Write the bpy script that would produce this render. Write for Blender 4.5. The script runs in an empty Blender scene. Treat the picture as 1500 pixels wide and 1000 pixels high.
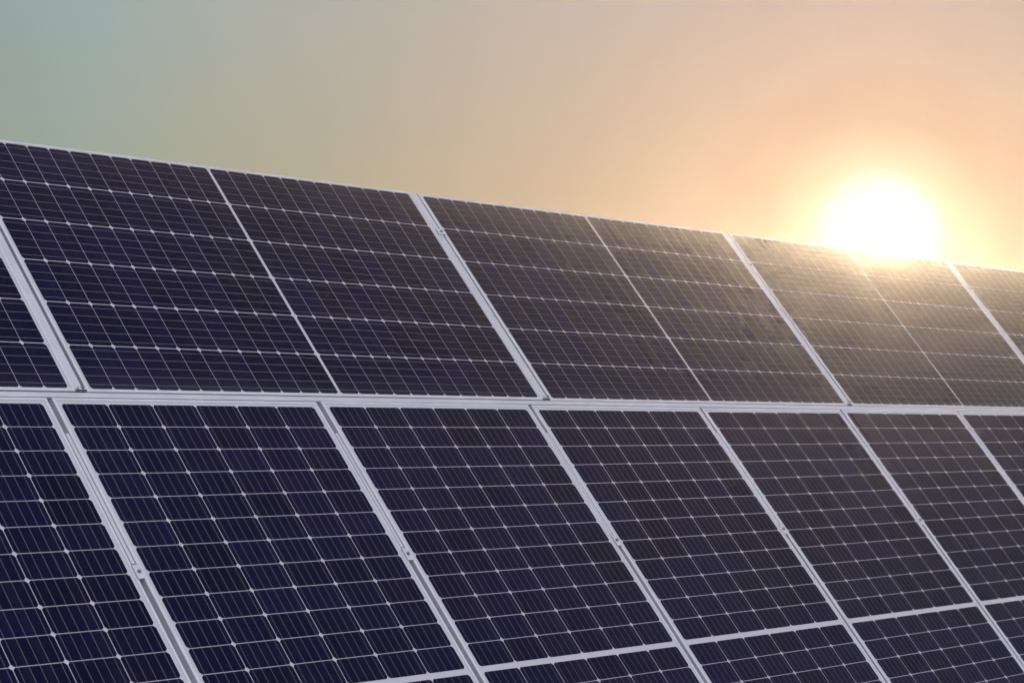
import bpy, bmesh, math, random
from mathutils import Vector, Matrix

random.seed(7)
scene = bpy.context.scene
col = scene.collection
R = math.radians

# ------------------------------------------------------------------ layout
TILT = R(50.8764)                       # slope of the panel plane
S, Cc = math.sin(TILT), math.cos(TILT)
SEAM_H = 2.35                           # height of the seam between the two rows
PITCH_L = 1.154                         # spacing of the portrait panels
PITCH_U, OFF_U = 2.2996, 0.1372         # spacing of the landscape panels
PLANE = Matrix(((1, 0, 0, 0), (0, Cc, -S, 0), (0, S, Cc, SEAM_H), (0, 0, 0, 1)))   # panel plane -> world

SUN_AZ, SUN_EL = R(29.665), R(5.295)
SUN_DIR = Vector((math.cos(SUN_AZ) * math.cos(SUN_EL), math.sin(SUN_AZ) * math.cos(SUN_EL), math.sin(SUN_EL)))


# ------------------------------------------------------------------ helpers
def link(name, me, mat=None, parent=None):
    o = bpy.data.objects.new(name, me)
    col.objects.link(o)
    if mat is not None:
        me.materials.append(mat)
    if parent is not None:
        o.parent = parent
    return o


def mesh_from(bm, name, smooth=False):
    bmesh.ops.recalc_face_normals(bm, faces=bm.faces[:])
    me = bpy.data.meshes.new(name)
    bm.to_mesh(me)
    bm.free()
    for p in me.polygons:
        p.use_smooth = smooth
    return me


def box(bm, x0, x1, y0, y1, z0, z1, bev=0.0):
    v = [bm.verts.new((x, y, z)) for z in (z0, z1) for y in (y0, y1) for x in (x0, x1)]
    fs = [bm.faces.new([v[i] for i in q]) for q in
          ((0, 2, 3, 1), (4, 5, 7, 6), (0, 1, 5, 4), (2, 6, 7, 3), (0, 4, 6, 2), (1, 3, 7, 5))]
    if bev:
        es = list({e for f in fs for e in f.edges})
        bmesh.ops.bevel(bm, geom=es, offset=bev, segments=2, profile=0.6, affect='EDGES')


def cyl(bm, c, r, z0, z1, n=12, r2=None):
    r2 = r if r2 is None else r2
    a = [bm.verts.new((c[0] + r * math.cos(2 * math.pi * i / n), c[1] + r * math.sin(2 * math.pi * i / n), z0)) for i in range(n)]
    b = [bm.verts.new((c[0] + r2 * math.cos(2 * math.pi * i / n), c[1] + r2 * math.sin(2 * math.pi * i / n), z1)) for i in range(n)]
    for i in range(n):
        j = (i + 1) % n
        bm.faces.new((a[i], a[j], b[j], b[i]))
    bm.faces.new(a[::-1])
    bm.faces.new(b)


# ------------------------------------------------------------------ materials
class NT:
    def __init__(s, name):
        s.m = bpy.data.materials.new(name)
        s.m.use_nodes = True
        s.t = s.m.node_tree
        s.b = s.t.nodes['Principled BSDF']

    def n(s, typ, **kw):
        nd = s.t.nodes.new(typ)
        for k, v in kw.items():
            if k.startswith('_'):
                setattr(nd, k[1:], v)
            else:
                nd.inputs[k].default_value = v
        return nd

    def l(s, a, b):
        s.t.links.new(a, b)

    def math(s, op, a, b=None, c=None):
        nd = s.t.nodes.new('ShaderNodeMath')
        nd.operation = op
        for i, x in enumerate((a, b, c)):
            if x is None:
                continue
            if isinstance(x, (int, float)):
                nd.inputs[i].default_value = x
            else:
                s.l(x, nd.inputs[i])
        return nd.outputs[0]

    def mix(s, fac, a, b):
        nd = s.t.nodes.new('ShaderNodeMix')
        nd.data_type = 'RGBA'
        for i, x in ((0, fac), (6, a), (7, b)):
            if isinstance(x, (int, float)):
                nd.inputs[i].default_value = x
            elif isinstance(x, tuple):
                nd.inputs[i].default_value = (*x, 1)
            else:
                s.l(x, nd.inputs[i])
        return nd.outputs[2]


def aluminium(name, base=(0.74, 0.74, 0.79), metal=0.35, rough=0.42):
    k = NT(name)
    co = k.n('ShaderNodeTexCoord')
    n1 = k.n('ShaderNodeTexNoise', Scale=9.0, Detail=4.0)
    n2 = k.n('ShaderNodeTexNoise', Scale=160.0, Detail=2.0)
    k.l(co.outputs['Object'], n1.inputs['Vector'])
    k.l(co.outputs['Object'], n2.inputs['Vector'])
    f = k.math('MULTIPLY_ADD', n1.outputs['Fac'], 0.7, k.math('MULTIPLY', n2.outputs['Fac'], 0.3))
    ramp = k.n('ShaderNodeValToRGB')
    ramp.color_ramp.elements[0].position = 0.3
    ramp.color_ramp.elements[0].color = tuple(c * 0.86 for c in base) + (1,)
    ramp.color_ramp.elements[1].position = 0.7
    ramp.color_ramp.elements[1].color = tuple(min(1, c * 1.06) for c in base) + (1,)
    k.l(f, ramp.inputs['Fac'])
    k.l(ramp.outputs[0], k.b.inputs['Base Color'])
    k.b.inputs['Metallic'].default_value = metal
    rr = k.math('MULTIPLY_ADD', n1.outputs['Fac'], 0.22, rough - 0.1)
    k.l(rr, k.b.inputs['Roughness'])
    return k.m


def dust(k, base_col):
    """dust film and small specks dried on the glass; returns the tinted colour and the dust amount"""
    co = k.n('ShaderNodeTexCoord')
    oi = k.n('ShaderNodeObjectInfo')
    off = k.n('ShaderNodeVectorMath', _operation='MULTIPLY_ADD')
    k.l(oi.outputs['Location'], off.inputs[0])
    off.inputs[1].default_value = (3.1, 3.1, 3.1)
    k.l(co.outputs['Object'], off.inputs[2])
    big = k.n('ShaderNodeTexNoise', Scale=2.3, Detail=6.0, Roughness=0.62)
    fine = k.n('ShaderNodeTexNoise', Scale=70.0, Detail=3.0)
    spk = k.n('ShaderNodeTexVoronoi', Scale=16.0)
    for x in (big, fine, spk):
        k.l(off.outputs[0], x.inputs['Vector'])
    film = k.math('MULTIPLY', k.math('SMOOTH_MIN', big.outputs['Fac'], 0.8, 0.1), fine.outputs['Fac'])
    sp = k.math('LESS_THAN', spk.outputs['Distance'], 0.035)
    rnd = k.n('ShaderNodeSeparateColor')
    k.l(spk.outputs['Color'], rnd.inputs[0])
    sp = k.math('MULTIPLY', sp, k.math('GREATER_THAN', rnd.outputs[0], 0.82))
    # dirt washed down against the lower lip of the frame, and faint runs left by rain
    lip = k.n('ShaderNodeAttribute', _attribute_name='above_lip')
    low = k.math('POWER', 2.718, k.math('MULTIPLY', lip.outputs['Fac'], -26.0))
    runs = k.n('ShaderNodeTexNoise', Scale=1.0, Detail=3.0)
    stretch = k.n('ShaderNodeVectorMath', _operation='MULTIPLY')
    k.l(off.outputs[0], stretch.inputs[0])
    stretch.inputs[1].default_value = (38.0, 1.4, 1.0)
    k.l(stretch.outputs[0], runs.inputs['Vector'])
    rn = k.math('MAXIMUM', k.math('SUBTRACT', runs.outputs['Fac'], 0.52), 0.0)
    amt = k.math('MULTIPLY_ADD', film, 0.015, k.math('MULTIPLY', sp, 0.12))
    amt = k.math('MULTIPLY_ADD', k.math('MULTIPLY', low, big.outputs['Fac']), 0.10, amt)
    amt = k.math('MULTIPLY_ADD', rn, 0.06, amt)
    return k.mix(amt, base_col, (0.46, 0.42, 0.40)), film


def cell_material():
    k = NT('silicon_cell')
    uv = k.n('ShaderNodeUVMap')
    sep = k.n('ShaderNodeSeparateXYZ')
    k.l(uv.outputs[0], sep.inputs[0])
    # five ribbons across each cell
    fr = k.math('FRACT', k.math('MULTIPLY', sep.outputs[0], 5.0))
    d = k.math('ABSOLUTE', k.math('SUBTRACT', fr, 0.5))
    bus = k.math('LESS_THAN', d, 0.030)
    # hair thin fingers at right angles to the ribbons
    ff = k.math('FRACT', k.math('MULTIPLY', sep.outputs[1], 44.0))
    fing = k.math('LESS_THAN', ff, 0.05)
    at = k.n('ShaderNodeAttribute', _attribute_name='cell_tone')
    c0 = k.mix(at.outputs['Fac'], (0.0016, 0.0007, 0.0185), (0.0044, 0.0024, 0.0330))
    c1 = k.mix(k.math('MULTIPLY', fing, 0.5), c0, (0.05, 0.05, 0.06))
    c2 = k.mix(k.math('MULTIPLY', bus, 0.42), c1, (0.30, 0.29, 0.33))
    c3, film = dust(k, c2)
    k.l(c3, k.b.inputs['Base Color'])
    k.l(k.math('MULTIPLY_ADD', film, 0.25, 0.07), k.b.inputs['Roughness'])
    k.b.inputs['Specular Tint'].default_value = (0.72, 0.66, 1.0, 1)   # violet cast of the anti-reflection coating
    k.b.inputs['IOR'].default_value = 1.12
    return k.m


def backsheet_material():
    k = NT('white_backsheet')
    c, film = dust(k, k.mix(0.0, (0.58, 0.57, 0.63), (0.7, 0.7, 0.7)))
    k.l(c, k.b.inputs['Base Color'])
    k.l(k.math('MULTIPLY_ADD', film, 0.25, 0.10), k.b.inputs['Roughness'])
    k.b.inputs['IOR'].default_value = 1.12
    return k.m


def ground_material():
    k = NT('dry_meadow')
    co = k.n('ShaderNodeTexCoord')
    a = k.n('ShaderNodeTexNoise', Scale=0.35, Detail=8.0)
    b = k.n('ShaderNodeTexNoise', Scale=9.0, Detail=6.0)
    for x in (a, b):
        k.l(co.outputs['Object'], x.inputs['Vector'])
    c1 = k.mix(a.outputs['Fac'], (0.07, 0.085, 0.03), (0.19, 0.16, 0.09))
    c2 = k.mix(k.math('MULTIPLY', b.outputs['Fac'], 0.6), c1, (0.10, 0.08, 0.05))
    k.l(c2, k.b.inputs['Base Color'])
    k.b.inputs['Roughness'].default_value = 0.95
    bump = k.n('ShaderNodeBump', Strength=0.6, Distance=0.05)
    k.l(b.outputs['Fac'], bump.inputs['Height'])
    k.l(bump.outputs[0], k.b.inputs['Normal'])
    return k.m


M_FRAME = aluminium('anodised_aluminium')
M_STRIP = aluminium('mill_aluminium', (0.66, 0.67, 0.72), 0.35, 0.48)
M_RACK = aluminium('galvanised_steel', (0.33, 0.34, 0.36), 0.6, 0.55)
M_BOLT = aluminium('bolt_steel', (0.30, 0.30, 0.31), 0.8, 0.4)
M_CELL = cell_material()
M_BACK = backsheet_material()
M_GROUND = ground_material()


# ------------------------------------------------------------------ one solar panel
def frame_mesh(hx, hy):
    """closed aluminium profile swept round a rectangle of half sizes hx, hy"""
    prof = [(0.0, -0.035), (0.0, 0.0012), (0.0009, 0.0021), (0.0102, 0.0021), (0.0110, 0.0013), (0.0110, -0.0060),
            (0.0020, -0.0060), (0.0020, -0.0330), (0.0240, -0.0330), (0.0240, -0.0350)]
    bm = bmesh.new()
    rings = []
    for ins, z in prof:
        x, y = hx - ins, hy - ins
        rings.append([bm.verts.new(p) for p in ((-x, -y, z), (x, -y, z), (x, y, z), (-x, y, z))])
    n = len(rings)
    for i in range(n):
        a, b = rings[i], rings[(i + 1) % n]
        for j in range(4):
            k = (j + 1) % 4
            bm.faces.new((a[j], a[k], b[k], b[j]))
    return mesh_from(bm, 'frame')


def cells_mesh(name, px, py, nx, ny, x0, y0, long_axis, gx=0.003, gy=0.003, y_lip=-1.0, ch=0.0080, z=0.0007):
    """nx by ny half cut cells, corners clipped; ribbons run along long_axis"""
    bm = bmesh.new()
    uvl = bm.loops.layers.uv.new('UVMap')
    tone = bm.faces.layers.float.new('cell_tone')
    lip = bm.verts.layers.float.new('above_lip')
    wx, wy = px - gx, py - gy
    for i in range(nx):
        for j in range(ny):
            ax, ay = x0 + i * px + gx / 2, y0 + j * py + gy / 2
            pts = [(ch, 0), (wx - ch, 0), (wx, ch), (wx, wy - ch), (wx - ch, wy), (ch, wy), (0, wy - ch), (0, ch)]
            f = bm.faces.new([bm.verts.new((ax + x, ay + y, z)) for x, y in pts])
            for vv in f.verts:
                vv[lip] = vv.co.y - y_lip
            f[tone] = min(1, max(0, random.gauss(0.45, 0.3)))
            for lp, (x, y) in zip(f.loops, pts):
                lp[uvl].uv = (x / wx, y / wy) if long_axis == 'y' else (y / wy, x / wx)
    me = bpy.data.meshes.new(name)
    bm.to_mesh(me)
    bm.free()
    return me


def sheet_mesh(hx, hy):
    bm = bmesh.new()
    box(bm, -hx + 0.0022, hx - 0.0022, -hy + 0.0022, hy - 0.0022, -0.0058, 0.0)
    return mesh_from(bm, 'backsheet')


def jbox_mesh():
    bm = bmesh.new()
    box(bm, -0.05, 0.05, -0.03, 0.03, -0.024, -0.0062, 0.004)
    return mesh_from(bm, 'junction_box')


M_JBOX = NT('black_plastic').m
M_JBOX.node_tree.nodes['Principled BSDF'].inputs['Base Color'].default_value = (0.02, 0.02, 0.02, 1)


def make_panel(kind):
    """kind 'portrait': half cells 6 x 24; kind 'landscape': 24 x 6, centred on the local origin"""
    root = bpy.data.objects.new('solar_panel', None)
    col.objects.link(root)
    root.empty_display_size = 0.2
    if kind == 'portrait':
        px, py, cg = 0.1812, 0.0905, 0.020
        w = 6 * px / 2 + 0.0235
        h = 12 * py + cg / 2 + 0.0220
        blocks = [(6, 12, -3 * px, cg / 2), (6, 12, -3 * px, -cg / 2 - 12 * py)]
        ax, gx, gy = 'y', 0.0029, 0.0023
        jb = [(-0.3, 0), (0, 0), (0.3, 0)]
    else:
        px, py, cg = 0.0917, 0.1812, 0.0125
        w = 12 * px + cg / 2 + 0.0205
        h = 6 * py / 2 + 0.0115
        blocks = [(12, 6, cg / 2, -3 * py), (12, 6, -cg / 2 - 12 * px, -3 * py)]
        ax, gx, gy = 'x', 0.0020, 0.0033
        jb = [(0, -0.3), (0, 0), (0, 0.3)]
    link('frame', frame_mesh(w, h), M_FRAME, root)
    link('backsheet', sheet_mesh(w, h), M_BACK, root)
    for nx, ny, x0, y0 in blocks:
        link('cell_block', cells_mesh('cell_block', px, py, nx, ny, x0, y0, ax, gx, gy, -h + 0.011), M_CELL, root)
    jm = jbox_mesh()
    jm.materials.append(M_JBOX)
    for x, y in jb:
        o = link('junction_box', jm, None, root)
        o.location = (x, y, 0)
    return root, w, h


def copy_tree(o, parent=None):
    c = o.copy()
    col.objects.link(c)
    if parent is not None:
        c.parent = parent
    for ch in list(o.children):
        copy_tree(ch, c)
    return c


def place(o, u, v):
    """lay a panel in the array plane with the small misalignments of real mounting"""
    j = Matrix.Translation((u + random.uniform(-.0012, .0012), v + random.uniform(-.001, .001), random.uniform(-.0008, .0008)))
    e = Matrix.Rotation(R(random.uniform(-.12, .12)), 4, 'X') @ Matrix.Rotation(R(random.uniform(-.12, .12)), 4, 'Y') \
        @ Matrix.Rotation(R(random.uniform(-.03, .03)), 4, 'Z')
    o.matrix_world = PLANE @ j @ e


upper_labels = {
    -1: 'upper landscape solar panel showing only a small corner at the left photo edge',
    0: 'largest landscape solar panel in view, at upper left under the teal grey sky',
    1: 'second largest landscape solar panel, in the upper row just left of the glare',
    2: 'landscape solar panel with the setting sun on its top edge, washed out by glare',
    3: 'upper landscape solar panel right of the sun, cropped by the right photo edge',
    4: 'landscape solar panel at the far right end of the upper row',
}
lower_labels = {
    -2: 'portrait solar panel beyond the cropped panel in the lower left corner',
    -1: 'dark navy portrait solar panel cropped by the lower left corner of the photo',
    0: 'nearest portrait solar panel, widest in the lower row, beside the cropped corner panel',
    1: 'second widest portrait solar panel of the lower row, right of the nearest one',
    2: 'third widest portrait solar panel of the lower row, below the panel left of the glare',
    3: 'fourth widest portrait solar panel of the lower row, below the left part of the glare',
    4: 'portrait solar panel below the sun, second from the right in the lower row',
    5: 'narrowest portrait solar panel, cropped by the right photo edge in the lower row',
    6: 'portrait solar panel past the right photo edge in the lower row',
    7: 'portrait solar panel at the far right end of the lower row',
}

proto_l, WL, HL = make_panel('portrait')
proto_u, WU, HU = make_panel('landscape')
V_LOW = 0.0220 - HL          # centre of the portrait row
V_UP = 0.0587 - 0.0115 + HU  # centre of the landscape row
for n, k in enumerate(sorted(lower_labels)):
    o = proto_l if n == 0 else copy_tree(proto_l)
    o['label'], o['category'], o['group'] = lower_labels[k], 'solar panel', 'portrait solar panels in the lower row'
    place(o, (k + 0.5) * PITCH_L, V_LOW)
for n, k in enumerate(sorted(upper_labels)):
    o = proto_u if n == 0 else copy_tree(proto_u)
    o['label'], o['category'], o['group'] = upper_labels[k], 'solar panel', 'landscape solar panels in the upper row'
    place(o, OFF_U + (k + 0.5) * PITCH_U, V_UP)

# ------------------------------------------------------------------ racking that carries the panels
rack = bpy.data.objects.new('mounting_rack', None)
col.objects.link(rack)
rack.matrix_world = PLANE
rack['label'] = 'aluminium mounting rack whose rails and clamps show in the seams between the solar panels'
rack['category'] = 'mounting rack'

U0, U1 = -2.35, 11.9
GAP_T, GAP_B = V_UP - HU, V_LOW + HL     # edges of the gap between the rows

bm = bmesh.new()
mid = (GAP_T + GAP_B) / 2
hw = (GAP_T - GAP_B) / 2 - 0.0030
box(bm, U0, U1, mid - hw, mid + hw, -0.012, 0.0008, 0.0007)
box(bm, U0, U1, mid - 0.03, mid + 0.03, -0.085, -0.0372, 0.002)
link('horizontal_rail', mesh_from(bm, 'horizontal_rail'), M_STRIP, rack)


def strip(name, u, v0, v1, w, z0, z1, mat):
    bm = bmesh.new()
    box(bm, -w / 2, w / 2, v0, v1, z0, z1, 0.0006)
    o = link(name, mesh_from(bm, name), mat, rack)
    o.location = (u, 0, 0)
    return o


def clamp(u, v, w=0.030, l=0.05):
    bm = bmesh.new()
    box(bm, -w / 2, w / 2, -l / 2, l / 2, 0.0024, 0.0052, 0.0008)
    box(bm, -0.006, 0.006, -l / 2 + .004, l / 2 - .004, -0.03, 0.0024)
    c = link('mid_clamp', mesh_from(bm, 'mid_clamp'), M_STRIP, rack)
    c.location = (u, v, 0)
    bm = bmesh.new()
    cyl(bm, (0, 0), 0.0065, 0.0052, 0.0066, 16)
    cyl(bm, (0, 0), 0.0048, 0.0066, 0.0105, 6)
    link('bolt', mesh_from(bm, 'bolt'), M_BOLT, c)


for k in sorted(lower_labels)[1:]:
    u = k * PITCH_L
    strip('support_rail', u, V_LOW - HL + .02, V_LOW + HL - .03, 0.040, -0.075, -0.0366, M_RACK)
    strip('seam_strip', u + 0.001, -0.60, -0.115, 0.013, -0.014, -0.0015, M_STRIP)
    clamp(u, -0.632)
    clamp(u, -1.66)
for k in sorted(upper_labels)[1:]:
    u = OFF_U + k * PITCH_U
    gl, gr = u - PITCH_U / 2 + WU, u + PITCH_U / 2 - WU   # right edge of the left panel, left edge of the right panel
    gl, gr = u - (PITCH_U / 2 - WU), u + (PITCH_U / 2 - WU)
    strip('support_rail', u, V_UP - HU + .03, V_UP + HU - .02, 0.080, -0.075, -0.0366, M_RACK)
    w = (gr - gl) - 0.014
    strip('seam_strip', gl + 0.0015 + w / 2, V_UP - HU + 0.012, V_UP + HU - 0.003, w, -0.013, 0.0006, M_STRIP)
    clamp(u + 0.008, V_UP - HU + 0.014, 0.032, 0.014)
    clamp(u + 0.008, V_UP + HU - 0.22, 0.05, 0.03)

for v in (-1.66, -0.632, 0.24, 0.92):
    bm = bmesh.new()
    box(bm, U0, U1, v - 0.03, v + 0.03, -0.155, -0.0755, 0.003)
    link('purlin', mesh_from(bm, 'purlin'), M_RACK, rack)
for i in range(6):
    u = U0 + 0.4 + i * 2.65
    bm = bmesh.new()
    box(bm, -0.035, 0.035, -2.0, 1.05, -0.255, -0.1555, 0.003)
    r_ = link('rafter', mesh_from(bm, 'rafter'), M_RACK, rack)
    r_.location = (u, 0, 0)
    for v in (-1.45, 0.62):
        top = PLANE @ Vector((u, v, -0.256))
        bm = bmesh.new()
        box(bm, -0.05, 0.05, -0.05, 0.05, -0.4, top.z, 0.004)
        p = link('post', mesh_from(bm, 'post'), M_RACK, rack)
        p.matrix_world = Matrix.Translation((top.x, top.y, 0))
        p.matrix_parent_inverse = Matrix.Identity(4)
        p.matrix_basis = PLANE.inverted() @ Matrix.Translation((top.x, top.y, 0))

# ------------------------------------------------------------------ ground
bm = bmesh.new()
n = 60
ext = 1500.0
vs = []
for i in range(n + 1):
    for j in range(n + 1):
        a, b = 2 * i / n - 1, 2 * j / n - 1
        x, y = ext * a * abs(a) ** 1.6, ext * b * abs(b) ** 1.6
        z = -0.02 + 0.05 * math.sin(x * .7 + .4) * math.cos(y * .6) - (0.02 if max(abs(x), abs(y)) < 20 else 0)
        vs.append(bm.verts.new((x, y, z)))
for i in range(n):
    for j in range(n):
        q = i * (n + 1) + j
        bm.faces.new((vs[q], vs[q + n + 1], vs[q + n + 2], vs[q + 1]))
g = link('ground', mesh_from(bm, 'ground', True), M_GROUND)
g['kind'] = 'structure'

# ------------------------------------------------------------------ hazy evening air
HAZE_D, HAZE_G = 0.0037, 0.90
bm = bmesh.new()
box(bm, -25, 18, -25, 6, -1.3, SEAM_H + 1.18 * S + 0.06)
hz = link('haze', mesh_from(bm, 'haze'))
hz['kind'] = 'stuff'
hm = bpy.data.materials.new('evening_haze')
hm.use_nodes = True
ht = hm.node_tree
ht.nodes.remove(ht.nodes['Principled BSDF'])
pv = ht.nodes.new('ShaderNodeVolumePrincipled')
pv.inputs['Color'].default_value = (0.95, 0.93, 0.90, 1)
pv.inputs['Density'].default_value = HAZE_D
pv.inputs['Anisotropy'].default_value = HAZE_G
# the coarser droplets throw a narrow forward peak as well
pn = ht.nodes.new('ShaderNodeVolumePrincipled')
pn.inputs['Color'].default_value = (0.95, 0.93, 0.90, 1)
pn.inputs['Density'].default_value = HAZE_D * 0.062
pn.inputs['Anisotropy'].default_value = 0.98
av = ht.nodes.new('ShaderNodeAddShader')
ht.links.new(pv.outputs[0], av.inputs[0])
ht.links.new(pn.outputs[0], av.inputs[1])
ht.links.new(av.outputs[0], ht.nodes['Material Output'].inputs['Volume'])
hz.data.materials.append(hm)

# ------------------------------------------------------------------ sky
SKY_K = 0.05
FILL_LOBE = 1.95
world = bpy.data.worlds.new('World')
scene.world = world
world.use_nodes = True
wt = world.node_tree
wt.nodes.clear()
out = wt.nodes.new('ShaderNodeOutputWorld')
sky = wt.nodes.new('ShaderNodeTexSky')
sky.sky_type = 'NISHITA'
sky.sun_disc = False
sky.sun_elevation = SUN_EL
sky.sun_rotation = math.pi / 2 - SUN_AZ
sky.altitude = 100
sky.air_density = 1.0
sky.dust_density = 2.0
sky.ozone_density = 1.0
bg = wt.nodes.new('ShaderNodeBackground')
bg.inputs['Strength'].default_value = SKY_K
wt.links.new(sky.outputs[0], bg.inputs['Color'])
# colours of the clear evening sky by angular distance from the sun (degrees, linear RGB)
AUR = [(0.0, (0.48, 0.456, 0.25)),
       (1.15, (0.3676, 0.3458, 0.25)),
       (1.36, (0.2967, 0.2765, 0.25)),
       (1.55, (0.2628, 0.1694, 0.1892)),
       (1.75, (0.2515, 0.1489, 0.1346)),
       (2.1, (0.2666, 0.1451, 0.1034)),
       (3.0, (0.3239, 0.1643, 0.1033)),
       (3.6, (0.4168, 0.2077, 0.1411)),
       (4.8, (0.5022, 0.3054, 0.214)),
       (6.3, (0.5422, 0.3638, 0.2499)),
       (8.0, (0.5425, 0.3848, 0.2681)),
       (10.8, (0.5238, 0.4, 0.2845)),
       (13.9, (0.4591, 0.3912, 0.2826)),
       (18.0, (0.3928, 0.3853, 0.2876)),
       (21.2, (0.3297, 0.3816, 0.3135)),
       (25.0, (0.29, 0.33, 0.2658)),
       (40.0, (0.163, 0.1661, 0.1249)),
       (90.0, (0.1296, 0.1297, 0.13)),
]


def wn(typ, **kw):
    nd = wt.nodes.new(typ)
    for k, v in kw.items():
        setattr(nd, k, v)
    return nd


def wmath(op, a, b=None, c=None, clamp=False):
    nd = wn('ShaderNodeMath', operation=op, use_clamp=clamp)
    for i, x in enumerate((a, b, c)):
        if isinstance(x, (int, float)):
            nd.inputs[i].default_value = x
        elif x is not None:
            wt.links.new(x, nd.inputs[i])
    return nd.outputs[0]


def wdot(vec):
    nd = wn('ShaderNodeVectorMath', operation='DOT_PRODUCT')
    wt.links.new(geo.outputs['Generated'], nd.inputs[0])
    nd.inputs[1].default_value = vec
    return nd.outputs['Value']


geo = wn('ShaderNodeTexCoord')
# angle from the sun, measured as a chord so that it stays precise close to it; sunlight spreads a little wider along the horizon
dif = wn('ShaderNodeVectorMath', operation='SUBTRACT')
wt.links.new(geo.outputs['Generated'], dif.inputs[0])
dif.inputs[1].default_value = SUN_DIR
scl = wn('ShaderNodeVectorMath', operation='MULTIPLY')
wt.links.new(dif.outputs[0], scl.inputs[0])
scl.inputs[1].default_value = (1.0, 1.0, 1.06)
ln = wn('ShaderNodeVectorMath', operation='LENGTH')
wt.links.new(scl.outputs[0], ln.inputs[0])
# faint streaks of thin cloud
cn = wn('ShaderNodeTexNoise')
cn.inputs['Scale'].default_value = 8.0
cn.inputs['Detail'].default_value = 5.0
mp = wn('ShaderNodeMapping')
mp.inputs['Scale'].default_value = (1.0, 1.0, 3.5)
wt.links.new(geo.outputs['Generated'], mp.inputs['Vector'])
wt.links.new(mp.outputs[0], cn.inputs['Vector'])
wob = wmath('MULTIPLY_ADD', wmath('SUBTRACT', cn.outputs['Fac'], 0.5), 0.20, 1.0)
ang = wmath('MULTIPLY', ln.outputs['Value'], 180 / math.pi)
far = wmath('MULTIPLY', wmath('SUBTRACT', ang, 2.0), 0.3, clamp=True)
ang = wmath('MULTIPLY', ang, wmath('MULTIPLY_ADD', wmath('SUBTRACT', wob, 1.0), far, 1.0))
pos = wmath('POWER', wmath('DIVIDE', ang, 90.0, clamp=True), 0.5)
rmp = wn('ShaderNodeValToRGB')
cr = rmp.color_ramp
MAXV = 2.6
for i, (d, c) in enumerate(AUR):
    p = min(1, math.sqrt(d / 90.0))
    e = cr.elements[i] if i < 2 else cr.elements.new(p)
    e.position = p
for e, (d, c) in zip(cr.elements, AUR):
    e.color = tuple(x / MAXV for x in c) + (1,)
wt.links.new(pos, rmp.inputs['Fac'])
# fill glow added to the unseen sky behind the viewer, brightens the panel frames
fill_lobe = wmath('POWER', wmath('MAXIMUM', wdot((0, -S, Cc)), 0.0), 4.0)
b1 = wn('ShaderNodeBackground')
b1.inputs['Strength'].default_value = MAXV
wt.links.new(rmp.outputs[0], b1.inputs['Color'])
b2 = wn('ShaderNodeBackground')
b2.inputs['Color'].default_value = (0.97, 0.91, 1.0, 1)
wt.links.new(wmath('MULTIPLY', fill_lobe, FILL_LOBE), b2.inputs['Strength'])
# the daylight sky takes over away from the sun
wt.links.new(wmath('MULTIPLY', wmath('MULTIPLY', wmath('SUBTRACT', ang, 30.0), 0.02, clamp=True), SKY_K), bg.inputs['Strength'])
b3 = wn('ShaderNodeBackground')
b3.inputs['Color'].default_value = (0.0, 0.35, 1.0, 1)
wt.links.new(wmath('MULTIPLY', wmath('MULTIPLY', wmath('SUBTRACT', wdot((0, 0, 1)), 0.113), 12.0, clamp=True), 0.095), b3.inputs['Strength'])
s3 = wn('ShaderNodeAddShader')
s1 = wn('ShaderNodeAddShader')
s2 = wn('ShaderNodeAddShader')
wt.links.new(b1.outputs[0], s1.inputs[0])
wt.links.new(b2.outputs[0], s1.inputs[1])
wt.links.new(s1.outputs[0], s2.inputs[0])
wt.links.new(bg.outputs[0], s2.inputs[1])
wt.links.new(s2.outputs[0], s3.inputs[0])
wt.links.new(b3.outputs[0], s3.inputs[1])
wt.links.new(s3.outputs[0], out.inputs['Surface'])

# ------------------------------------------------------------------ sun
sl = bpy.data.lights.new('sun', 'SUN')
sl.energy = 2.0
sl.angle = R(0.53)
sl.color = (1.0, 0.76, 0.47)
so = bpy.data.objects.new('sun', sl)
col.objects.link(so)
so.location = SUN_DIR * 60
so.rotation_euler = (-SUN_DIR).to_track_quat('-Z', 'Y').to_euler()

# ------------------------------------------------------------------ camera
cam = bpy.data.cameras.new('camera')
co = bpy.data.objects.new('camera', cam)
col.objects.link(co)
right = Vector((0.63511437, -0.77241811, 0.0))
fwd = Vector((0.77174815, 0.63456351, 0.04164067)).normalized()
up = right.cross(fwd).normalized()
right = fwd.cross(up)
m = Matrix((right, up, -fwd)).transposed().to_4x4()
m.translation = Vector((-4.11521874, -5.1799759, -0.08254201 + SEAM_H))
co.matrix_world = m
cam.sensor_width = 36
cam.lens = 75.389
cam.clip_start = 0.05
cam.clip_end = 5000
cam.dof.use_dof = True
cam.dof.focus_distance = 7.2
cam.dof.aperture_fstop = 8.0
scene.camera = co

scene.view_settings.view_transform = 'Standard'
scene.view_settings.look = 'None'
scene.view_settings.exposure = 0.0
scene.view_settings.gamma = 1.0
scene.cycles.use_denoising = True
scene.cycles.volume_bounces = 0
scene.cycles.max_bounces = 8
